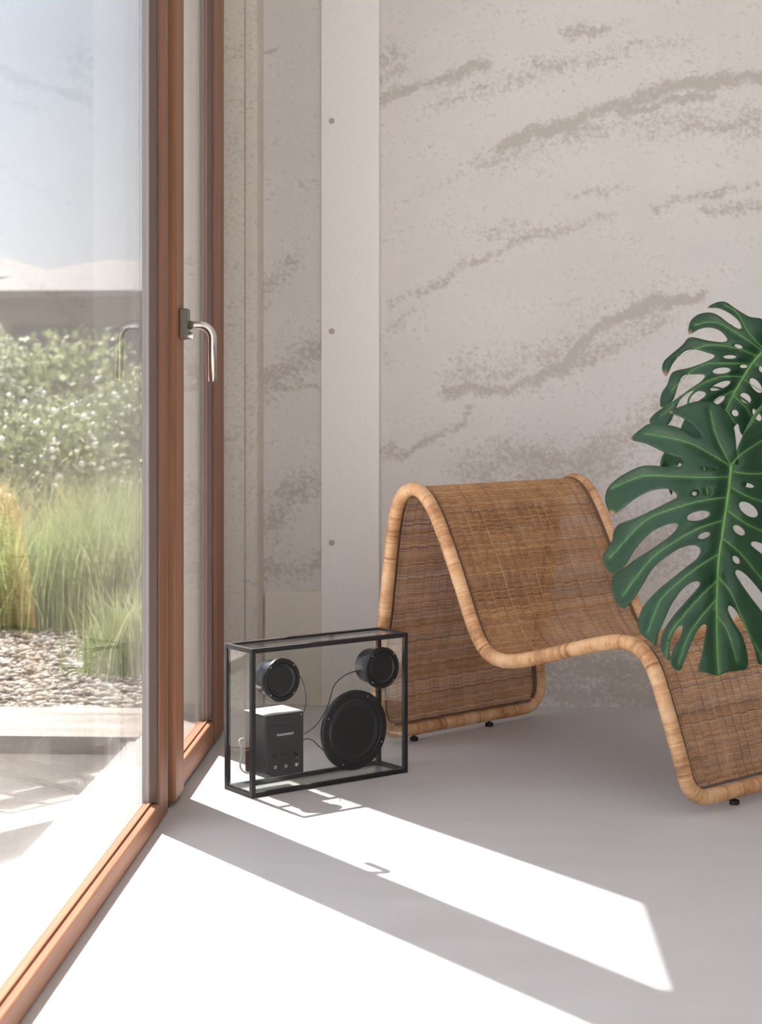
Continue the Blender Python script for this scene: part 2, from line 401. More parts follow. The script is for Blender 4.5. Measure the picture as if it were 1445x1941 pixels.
# lever handle (child of the door)
hx = at_Y(403, 640, 4.455).x
h = empty('door_handle', parent=d1)
zt = at_Y(403, 616, 4.455).z; zb = at_Y(403, 723, 4.455).z
box('back_plate', (-.7345, 4.430, at_Y(350, 642, 4.45).z), (-.7345+.021, 4.482, at_Y(350, 585, 4.45).z), dullsteel, h, bevel=.003)
lathe('lock_rose', [(.0, .034), (.0085, .034), (.009, .032), (.009, .021), (.010, .020), (.010, 0)], steel, h, 24, 'X', (-.7345, 4.448, at_Y(350, 637, 4.45).z))
P = [(-.7345+.018, 4.455, zt), (-.70, 4.455, zt)]
R_ = .034
for q in range(9):
    a = math.radians(90 - 11.25*q); P.append((hx-R_+R_*math.cos(a), 4.455, zt-R_+R_*math.sin(a)))
P.append((hx, 4.455, zb))
tube('lever', P, .0107, steel, h, 20)

# ------------------------------------------------------------------ outdoors
k = M('pale_paving', rough=.8, spec=.2); n = k.noise(6, 6, .6)
k.color(k.ramp(n, [(.3, (.40, .375, .35)), (.7, (.50, .475, .45))])); pave_m = k.m
k = M('weathered_plank', rough=.8, spec=.2); g = k.noise(1, 6, .65, k.coord((1.5, 26, 26)), .5)
k.color(k.ramp(g, [(.3, (.24, .205, .175)), (.62, (.42, .375, .335))])); k.bump(g, .4, .004); plank_m = k.m
ledge = struct(box('trim_6', (-.990, BY, -.6), (-.802, 5.625, -.001), pave_m), 'sunlit stone ledge outside the glazing', 'ledge')
box('drip_edge', (-1.018, BY, -.6), (-.9905, 5.24, -.012), greyframe, ledge)
plank = box('plank', (-7, 5.25, -.055), (-.992, 5.72, 0), plank_m, bevel=.004); tag(plank, 'weathered pale wooden plank edging the gravel outside', 'plank')
rw = struct(box('trim_7', (-7, 5.27, -.7), (-.992, 5.70, -.056), conc_m))
struct(box('terrace', (-7, BY, -.75), (-1.019, 5.269, -.65), pave_m), 'sunken paved strip outside the window', 'paving')
k = M('garden_soil', rough=.95, spec=.1); n = k.noise(3, 8, .65)
k.color(k.ramp(n, [(.3, (.17, .15, .10)), (.7, (.36, .32, .22))])); k.bump(n, .5, .03); soil_m = k.m
# gently rising garden ground
gx = np.linspace(-60, 30, 46); gy = np.r_[np.linspace(5.70, 16, 30), np.linspace(20, 110, 16)]
GX, GY = np.meshgrid(gx, gy); GZ = -.035 + .0*GX + .02*np.sin(GX*1.3)*np.clip((GY-5.9)/3, 0, 1)
V = np.stack([GX.ravel(), GY.ravel(), GZ.ravel()], 1); nx_ = len(gx)
ii, jj = np.meshgrid(np.arange(len(gy)-1), np.arange(nx_-1), indexing='ij'); a0 = (ii*nx_+jj).ravel()
keep = ~((GX.ravel()[a0+1] > -.9) & (GY.ravel()[a0] < 6.3))
struct(mesh_obj('ground', V, np.stack([a0, a0+1, a0+nx_+1, a0+nx_], 1)[keep], soil_m, smooth=True))

def pieces(name, base_v, base_f, Tm, mat, parent=None, attr=None, smooth=False):
    """many transformed copies of one small shape, joined: Tm list of (3x3, offset)"""
    bv = np.array(base_v, float); bf = np.array(base_f, int); n = len(Tm[0])
    V = np.einsum('nij,vj->nvi', Tm[0], bv) + Tm[1][:, None]
    F = (bf[None] + (np.arange(n)*len(bv))[:, None, None]).reshape(-1, bf.shape[1])
    at = None
    if attr is not None: at = {'tone': np.repeat(attr, len(bv))}
    return mesh_obj(name, V.reshape(-1, 3), F, mat, parent, smooth, at)
def rotz(a):
    c, s = np.cos(a), np.sin(a); z = np.zeros_like(a); o = np.ones_like(a)
    return np.stack([np.stack([c, -s, z], -1), np.stack([s, c, z], -1), np.stack([z, z, o], -1)], -2)
def rand_rot(n, rng, tilt=math.pi):
    a = rng.uniform(0, 2*np.pi, n); b = rng.uniform(-tilt, tilt, n)
    c, s = np.cos(b), np.sin(b); z = np.zeros(n); o = np.ones(n)
    Rx = np.stack([np.stack([o, z, z], -1), np.stack([z, c, -s], -1), np.stack([z, s, c], -1)], -2)
    return rotz(a) @ Rx
# gravel
bmg = bmesh.new(); bmesh.ops.create_icosphere(bmg, subdivisions=1, radius=1)
gv = [tuple(v.co) for v in bmg.verts]; gf = [[v.index for v in f.verts] for f in bmg.faces]; bmg.free()
n = 9000; rr = np.random.default_rng(5)
pos = np.stack([rr.uniform(-3.6, -1.0, n), 5.73 + 1.85*rr.random(n), np.full(n, -.028)], 1); pos[:, 2] += rr.random(n)*.016
sc = np.stack([rr.uniform(.010, .024, n), rr.uniform(.008, .017, n), rr.uniform(.006, .011, n)], 1)
Tm = rotz(rr.uniform(0, 6.28, n)) * sc[:, None, :]
k = M('river_gravel', rough=.7, spec=.3)
k.color(k.ramp(k.attr('tone'), [(0, (.15, .12, .09)), (.5, (.38, .33, .27)), (1, (.66, .61, .54))])); gravel_m = k.m
tag(pieces('gravel', gv, gf, (Tm, pos), gravel_m, attr=rr.random(n), smooth=True), 'bed of pale rounded gravel beyond the plank', 'gravel', kind='stuff')

def blade_mesh(name, cx, cy, sx, sy, n, h, mat, seed, wd=.004, lean=.45, z0=-.03, label=None, parent=None):
    r = np.random.default_rng(seed); x = cx + r.normal(0, sx, n); y = cy + r.normal(0, sy, n)
    if name == 'meadow': x = r.uniform(-8, -1.25, n); y = r.uniform(10.95, 11.8, n)
    a = r.uniform(0, 2*np.pi, n); H = h*r.uniform(.45, 1.1, n); ln = H*lean*r.uniform(.2, 1.4, n); wd_ = wd*r.uniform(.6, 1.3, n)
    t = np.array([0, .35, .7, 1.0]); Vs = []
    for i, tt in enumerate(t):
        px_ = x + np.cos(a)*ln*tt**2; py_ = y + np.sin(a)*ln*tt**2; pz = z0 + H*(tt - .25*lean*tt**2)
        ww = wd_*(1-tt**1.5)+.0004
        for sgn in (-1, 1): Vs.append(np.stack([px_ - np.sin(a)*ww*sgn, py_ + np.cos(a)*ww*sgn, pz], 1))
    V = np.stack(Vs, 1).reshape(-1, 3); b = (np.arange(n)*8)[:, None]
    F = np.concatenate([b+np.array([[0, 1, 3, 2]]), b+np.array([[2, 3, 5, 4]]), b+np.array([[4, 5, 7, 6]])])
    return mesh_obj(name, V, F, mat, parent, True, {'tone': np.repeat(np.clip(.6*r.random(n) + .2 + .22*np.sin(x*9+seed)*np.sin(y*7), 0, 1), 8)})
def foliage_mat(name, c0, c1, c2=None):
    k = M(name, rough=.55, spec=.35); st = [(0, c0), (.8, c1)]
    if c2: st.append((1, c2))
    k.color(k.ramp(k.attr('tone'), st))
    k.b.inputs['Transmission Weight'].default_value = 0
    # thin leaves let light through
    N, L = k.N, k.L; tl = N.new('ShaderNodeBsdfTranslucent'); mx = N.new('ShaderNodeMixShader'); mx.inputs[0].default_value = .35
    L.new(k.b.inputs['Base Color'].links[0].from_socket, tl.inputs[0]); L.new(k.b.outputs[0], mx.inputs[1]); L.new(tl.outputs[0], mx.inputs[2]); L.new(mx.outputs[0], k.out.inputs[0])
    return k.m
grass_m = foliage_mat('meadow_grass', (.20, .26, .09), (.46, .52, .24), (.74, .72, .48))
straw_m = foliage_mat('dry_grass', (.35, .30, .14), (.68, .62, .36), (.85, .80, .6))
bush_m = foliage_mat('bush_leaves', (.11, .15, .06), (.34, .40, .18), (.66, .66, .42))
bush2_m = foliage_mat('grey_bush_leaves', (.14, .17, .10), (.34, .38, .25), (.6, .62, .5))
flower_m = M('white_petals', (.9, .89, .85), .6).m
GT = [('grass_tuft', -2.05, 8.75, .16, .12, 900, .66, straw_m, 'dry straw-coloured tuft right before the flowering shrub'),
      ('grass_tuft', -1.30, 6.55, .06, .08, 420, .36, grass_m, 'tuft of long green grass arching over the plank end'),
      ('grass_tuft', -2.02, 7.85, .20, .16, 1300, .55, grass_m, 'green grass tuft at the far edge of the gravel, left'),
      ('grass_tuft', -1.66, 7.95, .16, .16, 1300, .62, grass_m, 'green grass tuft at the far edge of the gravel, right'),
      ('grass_tuft', -2.62, 8.35, .2, .18, 1400, .75, straw_m, 'straw-coloured grass tuft behind the gravel, far left'),
      ('grass_tuft', -1.62, 8.55, .14, .12, 1400, .70, grass_m, 'tall green grass clump in front of the bushes')]
for nm_, cx, cy, sx, sy, n, hh, mt, lb in GT:
    o = blade_mesh(nm_, cx, cy, sx, sy, n, hh, mt, int(abs(cx*100)+cy*10)); tag(o, lb, 'grass', 'grass tufts beyond the gravel')
o = blade_mesh('meadow', -3.2, 10.0, 2.4, 1.3, 12000, .5, grass_m, 91, .005); tag(o, 'strip of meadow grass between the two rows of shrubs', 'grass', kind='stuff')

def leaf_cloud(name, c, r, n, size, mat, seed, parent, flat=.9):
    g = np.random.default_rng(seed); d = g.normal(size=(n, 3)); d /= np.linalg.norm(d, axis=1)[:, None]
    rad = g.uniform(.35, 1.0, n)**.5; lump = 1 + .18*np.sin(d[:, 0]*5+seed) + .15*np.sin(d[:, 2]*7+d[:, 1]*4)
    p = np.array(c) + d*np.array(r)*(rad*lump)[:, None]; p[:, 2] = np.maximum(p[:, 2], .0)
    bv = [(-.32, 0, 0), (0, -.5, .08), (.32, 0, 0), (0, .5, -.06)]; bf = [[0, 1, 2, 3]]
    T = rand_rot(n, g) * (size*g.uniform(.6, 1.3, n))[:, None, None]
    return pieces(name, bv, bf, (T, p), mat, parent, attr=g.random(n))
def shrub(x, y, rx, ry, hh, n, mat, seed, label, flowers=0, leaf=.045):
    e = empty('shrub', (x, y, -.03)); tag(e, label, 'shrub', 'shrubs in the garden')
    leaf_cloud('foliage', (0, 0, hh*.55), (rx, ry, hh*.5), n, leaf, mat, seed, e)
    g = np.random.default_rng(seed+1)
    for i in range(4):
        a = g.uniform(0, 6.28); tube('stem', [(0, 0, 0), (.1*math.cos(a), .1*math.sin(a), hh*.3), (.5*rx*math.cos(a), .5*ry*math.sin(a), hh*.7)], .008, dullstem, e, 5)
    if flowers:
        d = g.normal(size=(flowers, 3)); d[:, 1] = -abs(d[:, 1]); d[:, 2] = d[:, 2]*1.0; d /= np.linalg.norm(d, axis=1)[:, None]
        p = np.array([0, 0, hh*.55]) + d*np.array([rx, ry, hh*.52])*1.04
        T = rand_rot(flowers, g) * (.014*g.uniform(.6, 1.3, flowers))[:, None, None]
        pieces('flowers', gv, gf, (T, p), flower_m, e, smooth=True)['kind'] = 'stuff'
    return e
dullstem = M('woody_stem', (.16, .12, .07), .8).m
shrub(-2.35, 9.3, .55, .45, .95, 6000, bush_m, 11, 'leafy shrub dotted with white flowers, left behind the gravel', 110)
shrub(-1.85, 10.2, .5, .45, 1.12, 6000, bush_m, 12, 'green shrub with a few white flowers, nearest the door frame', 40)
shrub(-3.75, 9.8, .6, .5, 1.15, 5000, bush2_m, 13, 'grey-green shrub left of the flowering one', 60)
shrub(-3.75, 12.9, .8, .6, 1.34, 6000, bush2_m, 14, 'tall grey-green shrub in the second row', 0, .06)
shrub(-2.0, 13.2, .75, .6, 1.38, 6000, bush_m, 15, 'darker green shrub in the second row', 0, .06)
shrub(-5.8, 13.2, 1.0, .7, 1.4, 6000, bush_m, 16, 'broad dark shrub at the left of the second row', 0, .06)
for i_, (x_, y_) in enumerate(((-4.3, 17), (-7.6, 17.5), (-1.3, 18.5), (-10.9, 17))):
    shrub(x_, y_, 1.3, .9, 1.50+.04*i_, 5000, bush2_m if i_ % 2 else bush_m, 30+i_, ('wide pale bush in the hedge line', 'olive bush further left in the hedge line', 'last bush of the hedge line on the right', 'leftmost bush of the hedge line')[i_], 0, .09)
# two low houses far behind
roof_m = M('pale_roof', (.145, .135, .128), .8).m; hwall_m = M('shaded_house_wall', (.17, .155, .14), .85).m; hdoor = M('dark_window', (.05, .05, .055), .2).m
def house(D, px_l, px_r, px_apex0, px_apex1, y_eave, y_ridge, label, depth=8):
    L = at_D(px_l, y_eave, D); Rr = at_D(px_r, y_eave, D); e = empty('house', ((L.x+Rr.x)/2, L.y+depth/2, 0)); tag(e, label, 'house', 'low houses in the distance')
    ox, oy = e.location.x, e.location.y
    a0, a1 = at_D(px_apex0, y_ridge, D+depth/2), at_D(px_apex1, y_ridge, D+depth/2)
    x0, x1, y0, y1, ze, zr = L.x-ox, Rr.x-ox, -depth/2, depth/2, L.z, a0.z
    Vr = [(x0, y0, ze), (x1, y0, ze), (x1, y1, ze), (x0, y1, ze), (a0.x-ox, 0, zr), (a1.x-ox, 0, zr), (x0, y0, ze-.12), (x1, y0, ze-.12), (x1, y1, ze-.12), (x0, y1, ze-.12)]
    mesh_obj('roof', Vr, [(0, 1, 5, 4), (1, 2, 5), (2, 3, 4, 5), (3, 0, 4), (6, 7, 1, 0), (7, 8, 2, 1), (8, 9, 3, 2), (9, 6, 0, 3), (9, 8, 7, 6)], roof_m, e)
    box('wall', (x0+.5, y0+.5, -.3), (x1-.5, y1-.5, ze-.1), hwall_m, e)
    for i in range(3):
        cx = x0+1+(x1-x0-2)*(i+.5)/3; box('window', (cx-.5, y0+.44, .9), (cx+.5, y0+.5, 2.0), hdoor, e)
house(30, -120, 560, 205, 235, 551, 492, 'pale hip-roofed low house, nearer and more to the right')
house(46, -700, 150, -260, -60, 527, 470, 'second pale-roofed house further behind on the left', 10)

# ------------------------------------------------------------------ loudspeaker in a glass box
SYAW, SW, SDP, SH, TB = 0.6915, 0.502, 0.1326, 0.38, 0.0122
su = Vector((math.cos(SYAW), math.sin(SYAW), 0)); sv = Vector((-math.sin(SYAW), math.cos(SYAW), 0))
S0 = Vector((-.5582, 4.4927, 0)) + su*SW/2 + sv*SDP/2
spk = empty('speaker', S0, SYAW); tag(spk, 'see-through glass-box loudspeaker with thin black metal frame on the floor', 'speaker')
def sp(px, py, y):
    """pixel -> speaker-local point on the plane at depth y behind the front face"""
    r = ray(px, py); O = Vector((0, 0, CH)) - S0; yl = y - SDP/2
    t = (yl - O.dot(sv)) / r.dot(sv); P_ = O + r*t; return Vector((P_.dot(su), yl, P_.z))
black = M('black_powder_coat', (.012, .010, .011), .5, 0, .5).m
k = M('black_rubber', (.016, .016, .018), .32, 0, .5); rubber = k.m
k = M('black_cone_paper', (.009, .008, .009), .6, 0, .3); n = k.noise(140, 3, .6); k.bump(n, .4, .001); conem = k.m
gloss = M('satin_black_housing', (.020, .021, .025), .25, 0, .5).m
silver = M('silver_ring', (.75, .73, .68), .2, 1.0).m
whitep = M('white_print', (.8, .8, .78), .6).m
hw_, hd_ = SW/2, SDP/2
bm = bmesh.new()
for x in (-hw_, hw_-TB):
    for y in (-hd_, hd_-TB): add_box(bm, (x, y, 0), (x+TB, y+TB, SH))
for z in (0, SH-TB):
    for y in (-hd_, hd_-TB): add_box(bm, (-hw_+TB, y+.0001, z+.0001), (hw_-TB, y+TB-.0001, z+TB-.0001))
    for x in (-hw_, hw_-TB): add_box(bm, (x+.0001, -hd_+TB, z+.0001), (x+TB-.0001, hd_-TB, z+TB-.0001))
bm_obj('metal_frame', bm, black, spk, bevel=.0008, seg=1)
g_ = .0005
def panel(lo, hi): return box('glass_panel', lo, hi, box_glass, spk)
i0, i1, t_ = -hw_+TB+g_, hw_-TB-g_, .003
panel((i0, -hd_+.003, TB+g_), (i1, -hd_+.003+t_, SH-TB-g_)); panel((i0, hd_-.006, TB+g_), (i1, hd_-.003, SH-TB-g_))
panel((-hw_+.003, -hd_+TB+g_, TB+g_), (-hw_+.006, hd_-TB-g_, SH-TB-g_)); panel((hw_-.006, -hd_+TB+g_, TB+g_), (hw_-.003, hd_-TB-g_, SH-TB-g_))
panel((i0, -hd_+TB+g_, SH-.006), (i1, hd_-TB-g_, SH-.003)); panel((i0, -hd_+TB+g_, .004), (i1, hd_-TB-g_, .007))
def driver(name, c, R, housing):
    e = empty(name, c, parent=spk)
    # axis Y, front towards -Y
    lathe('mounting_ring', [(.80*R, -.002), (.82*R, -.0045), (.97*R, -.0045), (R, -.002), (R, .006), (.86*R, .0075)], black, e, 64)
    lathe('surround', [(.58*R, .002), (.61*R, -.0015), (.68*R, -.0045), (.75*R, -.0045), (.80*R, -.001), (.81*R, .002)], rubber, e, 64)
    lathe('cone', [(.27*R, .19*R), (.40*R, .10*R), (.585*R, .0035)], conem, e, 64)
    lathe('dust_cap', [(0, .10*R), (.10*R, .108*R), (.2*R, .14*R), (.28*R, .19*R)], conem, e, 48)
    for q in range(4):
        a = math.radians(45+90*q + (20 if R > .08 else 0)); lathe('screw', [(0, -.0065), (.0020, -.006), (.0026, -.0045)], steel, e, 10, 'Y', (.90*R*math.cos(a), 0, .90*R*math.sin(a)))
    if housing:
        lathe('housing', [(.83*R, .0078), (.84*R, .010), (.84*R, .055), (.81*R, .062), (.5*R, .063), (0, .063)], gloss, e, 56)
        lathe('housing_seam', [(.845*R, .017), (.852*R, .018), (.852*R, .020), (.845*R, .021)], black, e, 56)
    else:
        lathe('basket', [(.83*R, .0078), (.80*R, .012), (.5*R, .052), (.45*R, .056)], black, e, 48)
        lathe('magnet', [(0, .088), (.42*R, .088), (.44*R, .086), (.44*R, .057), (0, .0568)], gloss, e, 48)
    return e
driver('tweeter', sp(533.7, 1289, -.002), .0560, True)
driver('tweeter', sp(724.5, 1266, -.002), .0553, True)
driver('woofer', sp(672.0, 1383.8, -.002), .1055, False)
# amplifier module
a0, a1 = sp(503.6, 1476.5, .012), sp(576.5, 1349.5, .012); a2 = sp(503.6, 1357.5, .012)
ax0, ax1, az0, az1 = a0.x, a1.x, max(a0.z, .0072), (a1.z+a2.z)/2
amp = empty('amplifier', (0, 0, 0), parent=spk)
ay0, ay1 = .012-hd_, .112-hd_
bm = bmesh.new(); add_box(bm, (ax0, ay0, az0), (ax1, ay1, az1)); bm_obj('case', bm, M('amp_case', (.014, .013, .015), .35, 0, .4).m, amp, bevel=.004, seg=3)
box('lid', (ax0-.001, ay0+.004, az1+.0002), (ax1+.001, ay1+.002, az1+.0025), M('amp_lid', (.55, .54, .55), .3, .3).m, amp, bevel=.001)
for px_, py_ in ((520.1, 1434.0), (540.0, 1431.2), (559.0, 1428.4)):
    q = sp(px_, py_, .012); lathe('knob', [(0, -.011), (.0052, -.011), (.0060, -.0100), (.0062, -.0003), (.0075, 0)], rubber, amp, 24, 'Y', q)
for px_, py_ in ((521.3, 1454.2), (541.2, 1451.7), (561.1, 1449.0)):
    q = sp(px_, py_, .012); lathe('socket_ring', [(.0028, .0006), (.0028, -.0014), (.0034, -.0022), (.0046, -.0022), (.0052, -.0012), (.0052, 0)], silver, amp, 24, 'Y', q)
for px_, py_ in ((565.5, 1447.3), (563.8, 1435.6), (571.2, 1353.8)):
    q = sp(px_, py_, .0118); lathe('indicator', [(0, -.0012), (.0012, -.0010), (.0014, 0)], whitep, amp, 10, 'Y', q)
fc = bpy.data.curves.new('lettering', 'FONT'); fc.body = 'TRANSPARENT'; fc.align_x = 'CENTER'; fc.align_y = 'CENTER'; fc.size = .0088; fc.extrude = .0001; fc.space_character = 1.0; fc.offset = .00012
fo = link(bpy.data.objects.new('lettering', fc), amp); q = sp(541.0, 1391.9, .0117); fo.location = q; fo.rotation_euler = (math.pi/2, 0, 0); fc.materials.append(whitep)
bpy.context.view_layer.update()
lw = fo.dimensions.x; fc.size *= .053/max(lw, 1e-4)
bpy.context.view_layer.update()
lm = bpy.data.meshes.new_from_object(fo.evaluated_get(bpy.context.evaluated_depsgraph_get())); mt4 = fo.matrix_local.copy()
bpy.data.objects.remove(fo); fo = link(bpy.data.objects.new('lettering', lm), amp); fo.matrix_local = mt4
def cable(pts, rad=.0014, mat=rubber, name='cable'):
    Q, _ = resample(catmull([tuple(p) for p in pts], 8), step=.004); return tube(name, Q, rad, mat, spk, 7)
cable([sp(562, 1276, .035), sp(572, 1288, .03), sp(578.5, 1308, .03), sp(580, 1328, .03), sp(577, 1346, .028), sp(574, 1353, .03)])
cable([sp(682, 1272, .045), sp(668, 1274, .04), sp(650, 1283, .035), sp(634, 1299, .035), sp(627, 1320, .035), sp(618, 1346, .03), sp(598, 1376, .03), sp(572, 1394, .04)])
cable([sp(572, 1402, .04), sp(584, 1400.5, .035), sp(594, 1404, .03), sp(602, 1412, .03), sp(615, 1424, .04)])
yb = ay1+.004
cable([(ax0-.008, yb-.01, az0+.09), (ax0-.024, yb-.015, az0+.085), (ax0-.018, yb-.02, az0+.06), (ax0-.024, yb-.02, az0+.02), (ax0-.012, yb-.03, az0+.004), (ax0+.01, yb-.03, az0+.0035)], .0028, M('clear_cord', (.5, .5, .5), .15).m, 'power_cord')

# ------------------------------------------------------------------ woven rattan lounge chair
TH = -.7738; UR, UF, WN, CW, ZB = -3.7811, -2.6682, 3.491, .6947, .0355
ud = Vector((math.cos(TH), math.sin(TH), 0)); wd = Vector((-math.sin(TH), math.cos(TH), 0))
UC, WC = (UR+UF)/2, WN+CW/2
ch = empty('lounge_chair', ud*UC + wd*WC, TH); tag(ch, 'wave-shaped woven rattan lounge chair with thick wrapped cane edge', 'chair')
PR = [(-3.786,.105),(-3.793,.20),(-3.779,.30),(-3.762,.376),(-3.747,.49),(-3.733,.587),(-3.717,.678),(-3.697,.733),(-3.675,.756),(-3.648,.765),(-3.619,.761),(-3.597,.748),(-3.578,.728),(-3.560,.703),(-3.523,.641),(-3.48,.556),(-3.442,.474),(-3.41,.402),(-3.380,.346),(-3.358,.322),(-3.322,.306),(-3.262,.307),(-3.157,.333),(-3.05,.364),(-2.946,.392),(-2.864,.408),(-2.822,.401),(-2.787,.371),(-2.760,.311),(-2.736,.249),(-2.710,.178),(-2.684,.105)]
prof = [(u-UC, z) for u, z in PR]
side = catmull(prof, 6); side, _ = resample(side, step=.02)
for _ in range(6): side[1:-1] = .5*side[1:-1] + .25*(side[:-2]+side[2:])
w0, w1_ = -CW/2, CW/2; RC = .075
def corner(u_leg, u_bar, z_leg, wa, wb, n=8):
    """quarter bend from the leg end down into the bar; w runs from wa to wb"""
    out = []
    for i in range(1, n):
        a = math.pi/2*i/n; out.append((u_leg+(u_bar-u_leg)*i/n, wa+(wb-wa)*(1-math.cos(a)), ZB+(z_leg-ZB)*(1-math.sin(a))))
    return out
uR, uF = UR-UC, UF-UC; zl = side[0][1]; zf = side[-1][1]
loop = [(u, w0, z) for u, z in side]
loop += corner(side[-1][0], uF, zf, w0, w0+RC) + [(uF, wv, ZB) for wv in np.linspace(w0+RC, w1_-RC, 20)]
loop += corner(side[-1][0], uF, zf, w1_, w1_-RC)[::-1] + [(u, w1_, z) for u, z in side[::-1]]
loop += corner(side[0][0], uR, zl, w1_, w1_-RC) + [(uR, wv, ZB) for wv in np.linspace(w1_-RC, w0+RC, 20)]
loop += corner(side[0][0], uR, zl, w0, w0+RC)[::-1]
L_, t_ = resample(loop, step=.0015, closed=True)
for _ in range(40): L_ = .5*L_ + .25*(np.roll(L_, 1, 0)+np.roll(L_, -1, 0))
# cane wrapping: one turn every 5 to 6 mm, each with its own tone, a few knots and darker laps
r5 = np.random.default_rng(2); turn = np.cumsum(r5.uniform(.0046, .0062, 2000)); turn = turn[turn < t_[-1]]
idx = np.searchsorted(turn, t_); edge = np.r_[0, turn, t_[-1]+.005]; ph = (t_-edge[idx])/(edge[idx+1]-edge[idx])
tone_t = .56 + .06*r5.normal(size=len(edge)); tone_t += .12*np.sin(np.arange(len(edge))*.11) + .08*np.sin(np.arange(len(edge))*.37)
dark = r5.random(len(edge)) < .02; tone_t[dark] -= .22
prr = .0188 + .0007*np.abs(np.sin(np.pi*ph))**.5 + .0004*r5.normal(size=len(edge))[idx]*.6 - .0010*dark[idx]
SD = 12; V, F = sweep(L_, prr, SD, closed=True)
tone = tone_t[idx] - .12*(np.minimum(ph, 1-ph) < .12)
k = M('wrapped_cane', rough=.42, spec=.5); nn = k.noise(40, 4, .6, k.coord((1, 1, 1))); nf = k.noise(500, 2, .5)
tt = k.math('ADD', k.attr('tone'), k.math('MULTIPLY', k.math('SUBTRACT', nn, .5), .7)); tt = k.math('ADD', tt, k.math('MULTIPLY', k.math('SUBTRACT', nf, .5), .25))
k.color(k.ramp(tt, [(.0, (.15, .065, .025)), (.30, (.46, .22, .09)), (.55, (.70, .39, .185)), (.9, (.84, .57, .33))])); k.bump(nf, .2, .001)
cane_m = k.m
mesh_obj('wrapped_rail', V, F, cane_m, ch, True, {'tone': np.repeat(tone, SD)})
# weaving: weavers across the seat, stakes along it
ce = catmull(prof, 6); ce, _ = resample(ce, step=.02)
ce = np.vstack([[[(side[0][0]+uR)/2, .062]], ce, [[(side[-1][0]+uF)/2, .062]]])
for _ in range(4): ce[1:-1] = .5*ce[1:-1] + .25*(ce[:-2]+ce[2:])
C_, s_ = resample(ce, step=.0050); NR = len(C_)
Tn = np.gradient(C_, axis=0); Tn /= np.linalg.norm(Tn, axis=1)[:, None]; Nn = np.stack([-Tn[:, 1], Tn[:, 0]], 1)
def margin(z):
    zz = np.clip((z-ZB)/(zl-ZB), 0, 1); return .012 + RC*(1-np.sqrt(np.clip(1-(1-zz)**2, 0, 1)))
NS = 20; PITCH = (CW-.024)/NS; per = 8
r6 = np.random.default_rng(8)
wl = np.arange(NS*per+1)/(NS*per)*(CW-.024)
row = np.arange(NR); amp_ = .0018
cell = np.abs(np.sin(wl[None]/PITCH*np.pi)); par = .5+.5*np.tanh(4*np.sin(wl[None]/PITCH*np.pi))   # each weaver bows out between two stakes; neighbouring columns sit half a row apart
off = .0034*(cell**.7-.5) + .0003*r6.normal(size=(NR, len(wl))); jit = .0025*(par-.5) + (.0003*r6.normal(size=(NR, 1)) + .0004*np.sin(wl[None]*40+row[:, None]*.3))
mg = margin(C_[:, 1])-.012
wy = w0+.012 + mg[:, None] + wl[None]*(1-2*mg[:, None]/(CW-.024))
cx_ = C_[:, 0:1] + Nn[:, 0:1]*off + Tn[:, 0:1]*jit; cz_ = C_[:, 1:2] + Nn[:, 1:2]*off + Tn[:, 1:2]*jit
K = len(wl); RW = .00196*(1+.12*r6.normal(size=(NR, 1)))
Vs = []
for (aN, aT) in ((1, 0), (0, 1), (-1, 0), (0, -1)):
    Vs.append(np.stack([cx_ + (Nn[:, 0:1]*aN + Tn[:, 0:1]*aT*1.05)*RW, wy, cz_ + (Nn[:, 1:2]*aN + Tn[:, 1:2]*aT*1.05)*RW], -1))
V = np.stack(Vs, 2)                       # row, k, 4, 3
ir, ik, iq = np.meshgrid(np.arange(NR), np.arange(K-1), np.arange(4), indexing='ij')
b = (ir*K+ik)*4; b2 = b+4; q2 = (iq+1) % 4
F = np.stack([b+iq, b2+iq, b2+q2, b+q2], -1).reshape(-1, 4)
walk = np.cumsum(r6.normal(size=NR))*.02; walk -= np.convolve(walk, np.ones(60)/60, 'same')
rt = .5 + .10*r6.normal(size=NR) + walk; rt[r6.random(NR) < .015] -= .3
tone = np.repeat(rt, K*4)
k = M('woven_rattan', rough=.5, spec=.4); nn = k.noise(14, 5, .65, k.coord((1, 1, 1)), .4); nf = k.noise(120, 2, .5, k.coord((1, .25, 1)))
tt = k.math('ADD', k.attr('tone'), k.math('MULTIPLY', k.math('SUBTRACT', nn, .5), .8)); tt = k.math('ADD', tt, k.math('MULTIPLY', k.math('SUBTRACT', nf, .5), .3))
k.color(k.ramp(tt, [(.0, (.16, .075, .038)), (.35, (.44, .225, .105)), (.6, (.62, .35, .17)), (1, (.80, .56, .32))]))
weave_m = k.m
o = mesh_obj('woven_seat', V.reshape(-1, 3), F, weave_m, ch, True, {'tone': tone}); o['kind'] = 'stuff'
Vall, Fall, tl_, base = [], [], [], 0
Cs, _ = resample(ce, step=.012); mgs = margin(Cs[:, 1])-.012
for i in range(NS+1):
    wv = i*PITCH
    P = np.stack([Cs[:, 0], w0+.012+mgs+wv*(1-2*mgs/(CW-.024)), Cs[:, 1]], 1)
    v, f = sweep(P, .0015, 5); Vall.append(v); Fall.append(f+base); base += len(v); tl_.append(np.full(len(v), .40+.1*r6.normal()))
o = mesh_obj('weaving_stakes', np.vstack(Vall), np.vstack(Fall), weave_m, ch, True, {'tone': np.concatenate(tl_)}); o['kind'] = 'stuff'
